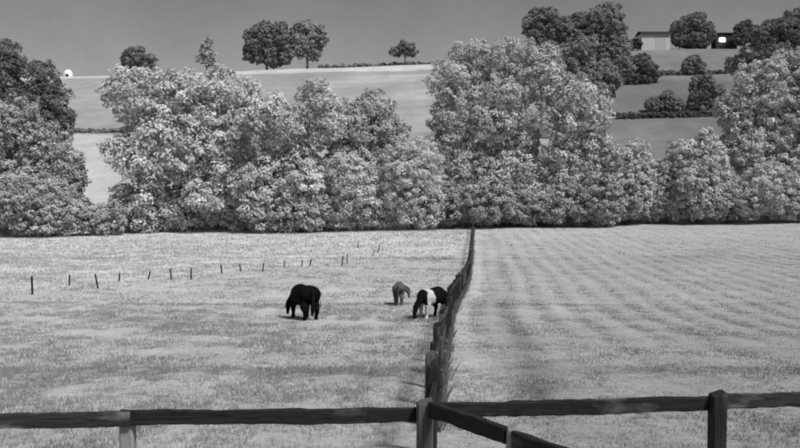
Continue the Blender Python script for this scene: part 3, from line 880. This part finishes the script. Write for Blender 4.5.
def pony(name, label, coat, hair, loc, yaw, scale=1.0, head_turn=0.0, group='ponies grazing in the left field', fat=1.0, reach=1.0, legs=1.0, lift=0.0, deep=1.0):
    """local +X forward; withers about 1.1 m; grazing"""
    root = empty(name, loc, label, 'pony', group)
    root.rotation_euler = (0, 0, yaw); root.scale = (scale,) * 3
    bm = []
    f = fat
    blob_chain(bm, [(-.52, 0, .84, .14, .19 * f, .19), (-.40, 0, .86, .2, .27 * f, .26), (-.15, 0, .79, .22, .29 * f, .29), (.12, 0, .77, .22, .285 * f, .29),
                    (.36, 0, .82, .18, .235 * f, .27), (.48, 0, .80, .12, .17 * f, .21)], .05)
    if deep != 1.0:
        bm[:] = [np.r_[p[:2], p[2] - (deep - 1) * .16, p[3:5], p[5] * deep] for p in bm]
    blob_chain(bm, [(.30, 0, 1.0, .12, .09, .08), (.0, 0, .99, .12, .11, .08)], .05)        # withers
    for s in (-1, 1):
        y = .15 * f * s
        # fore leg: shoulder, elbow, knee, fetlock, hoof
        o_ = .05 * s
        blob_chain(bm, [s3(.38, y * .9, .78, .14), s3(.34, y, .60, .105), s3(.36 + o_, y, .38, .062), s3(.365 + o_, y, .33, .058), s3(.36 + o_, y, .14, .038), s3(.375 + o_, y, .095, .046), s3(.41 + o_, y, .045, .05)], .03)
        blob_chain(bm, [s3(.40 + o_, y, .03, .056), s3(.43 + o_, y, .025, .05)], .03)
        # hind leg: hip, stifle forward, hock back, cannon, hoof
        o_ = -.06 * s
        blob_chain(bm, [s3(-.46, y * .95, .84, .17), s3(-.36 + o_ * .5, y, .62, .145), s3(-.48 + o_, y, .44, .085), s3(-.56 + o_, y, .36, .062), s3(-.545 + o_, y, .32, .058), s3(-.52 + o_, y, .15, .042), s3(-.50 + o_, y, .095, .048), s3(-.47 + o_, y, .045, .05)], .03)
        blob_chain(bm, [s3(-.48 + o_, y, .03, .056), s3(-.45 + o_, y, .025, .05)], .03)
    nb = len(bm)
    for q in range(len(bm)):
        if bm[q][2] < .56 and bm[q][3] < .1: bm[q] = np.r_[bm[q][:3], bm[q][3:] * (1 + (legs - 1) * (1.0 if bm[q][2] > .07 else .6))]
    # neck lowered, turned sideways by head_turn
    ht = head_turn
    def tn(x, z): 
        q = max(0, x - .45)
        return (.45 + q * math.cos(ht) if x > .45 else x, q * math.sin(ht), z + lift * min(1, q / .35))
    def nk(x, z, rx, ry, rz): return tn(x, z) + (rx, ry, rz)
    blob_chain(bm, [nk(.42, .84, .16, .14, .20), nk(.60, .68, .13, .105, .15), nk(.76 * reach, .50, .11, .085, .12), nk(.86 * reach, .36, .09, .075, .10)], .03)
    blob_chain(bm, [nk(.86 * reach, .37, .085, .08, .085), nk(.89 * reach, .28, .085, .085, .09), nk(.90 * reach, .18, .065, .062, .07), nk(.91 * reach, .085, .055, .055, .055), nk(.905 * reach, .06, .05, .05, .04)], .025)
    for s in (-1, 1):       # ears
        ex, ey, ez = tn(.82 * reach, .43)
        blob_chain(bm, [s3(ex + .02, ey + .06 * s, ez, .03), s3(ex + .07, ey + .085 * s, ez + .07, .022), s3(ex + .10, ey + .09 * s, ez + .11, .012)], .015)
    link('body', remeshed('body', bm, .02, 5), coat, root)
    # tail
    bm = []
    blob_chain(bm, [s3(-.62, 0, .97, .05), s3(-.70, .0, .88, .06), s3(-.73, .01, .65, .075), s3(-.72, .02, .40, .07), s3(-.71, .02, .22, .04)], .03)
    link('tail', remeshed('tail', bm, .022, 2), hair, root)
    # mane: locks falling along the crest
    bm = []
    rg = np.random.default_rng(9)
    for i in range(26):
        t_ = i / 25
        x = .36 + t_ * (.86 * reach - .36); z = np.interp(x, [.36, .60, .76 * reach, .86 * reach], [1.06, .83, .62, .46])
        for s in (-1, 1):
            a = Vector(tn(x, z)); 
            e = a + Vector((rg.normal(0, .02), s * rg.uniform(.09, .14), -rg.uniform(.10, .22)))
            blob_chain(bm, [s3(a.x, a.y, a.z, .035), s3((a.x + e.x) / 2, a.y + (e.y - a.y) * .8, (a.z + e.z) / 2 + .03, .03), s3(e.x, e.y, e.z, .014)], .02)
    link('mane', remeshed('mane', bm, .018, 1), hair, root)
    for s in (-1, 1):
        ex, ey, ez = tn(.915 * reach, .29)
        bm = bmesh.new(); bmesh.ops.create_icosphere(bm, subdivisions=2, radius=.017)
        link('eye', bm_mesh('eye', bm, True), M_GLASS, root, (ex, ey + .083 * s, ez))
    return root

M_BLACK = plain_material('black_coat', 0.003, 0.006, 9, 0.8, 0.1, spec=0.05)
M_BHAIR = plain_material('black_hair', 0.004, 0.009, 30, 0.85, 0.3, (8, 8, .6), spec=0.05)
M_GREYC = plain_material('grey_coat', 0.06, 0.12, 5, 0.8, 0.15)
M_GHAIR = plain_material('grey_hair', 0.03, 0.06, 30, 0.8, 0.3, (8, 8, .6))
def pied_coat():
    m, t, o = mat_new('pied_coat')
    tc = N(t, 'ShaderNodeTexCoord')
    nzn = N(t, 'ShaderNodeTexNoise', Scale=3.0, Detail=3)
    t.links.new(tc.outputs['Object'], nzn.inputs['Vector'])
    sx = N(t, 'ShaderNodeSeparateXYZ'); t.links.new(tc.outputs['Object'], sx.inputs[0])
    wob = math_node(t, 'MULTIPLY', math_node(t, 'SUBTRACT', nzn.outputs['Fac'], .5), .35)
    x = math_node(t, 'ADD', sx.outputs[0], wob)
    z = math_node(t, 'ADD', sx.outputs[2], wob)
    # white saddle between x -0.22 and 0.42, and white lower legs
    a = math_node(t, 'GREATER_THAN', x, .10); b = math_node(t, 'LESS_THAN', x, .42)
    sad = math_node(t, 'MULTIPLY', a, b)
    leg = math_node(t, 'MULTIPLY', math_node(t, 'LESS_THAN', z, .34), math_node(t, 'MULTIPLY', math_node(t, 'GREATER_THAN', sx.outputs[0], .0), math_node(t, 'LESS_THAN', sx.outputs[0], .54)))
    w_ = math_node(t, 'MAXIMUM', sad, leg)
    mx = N(t, 'ShaderNodeMix', _data_type='FLOAT')
    t.links.new(w_, mx.inputs[0]); mx.inputs[2].default_value = .005; mx.inputs[3].default_value = .50
    bs = N(t, 'ShaderNodeBsdfPrincipled', Roughness=.7); bs.inputs['Specular IOR Level'].default_value = .06
    t.links.new(mx.outputs[0], bs.inputs['Base Color'])
    t.links.new(bs.outputs[0], o.inputs['Surface'])
    return m
M_PIED = pied_coat()

x, d, z = ground_hit(304, 320)
pony('pony', 'stocky black pony grazing head down in the left field', M_BLACK, M_BHAIR, (x, d, z), math.radians(180 - 62), 1.12, 0.75, fat=1.45, reach=.95, legs=1.45, deep=1.17, lift=.06)
x, d, z = ground_hit(431, 318)
pony('pony', 'black and white patched pony grazing close to the dividing fence', M_PIED, M_BHAIR, (x, d, z), math.radians(180 + 44), .97, 0.1, fat=1.35, legs=1.35, deep=1.12)
x, d, z = ground_hit(399, 305)
pony('pony', 'small grey pony behind the patched one, turned away with dark lowered head', M_GREYC, M_GHAIR, (x, d, z), math.radians(86), .86, -1.35, legs=1.2, lift=.22, fat=.95)
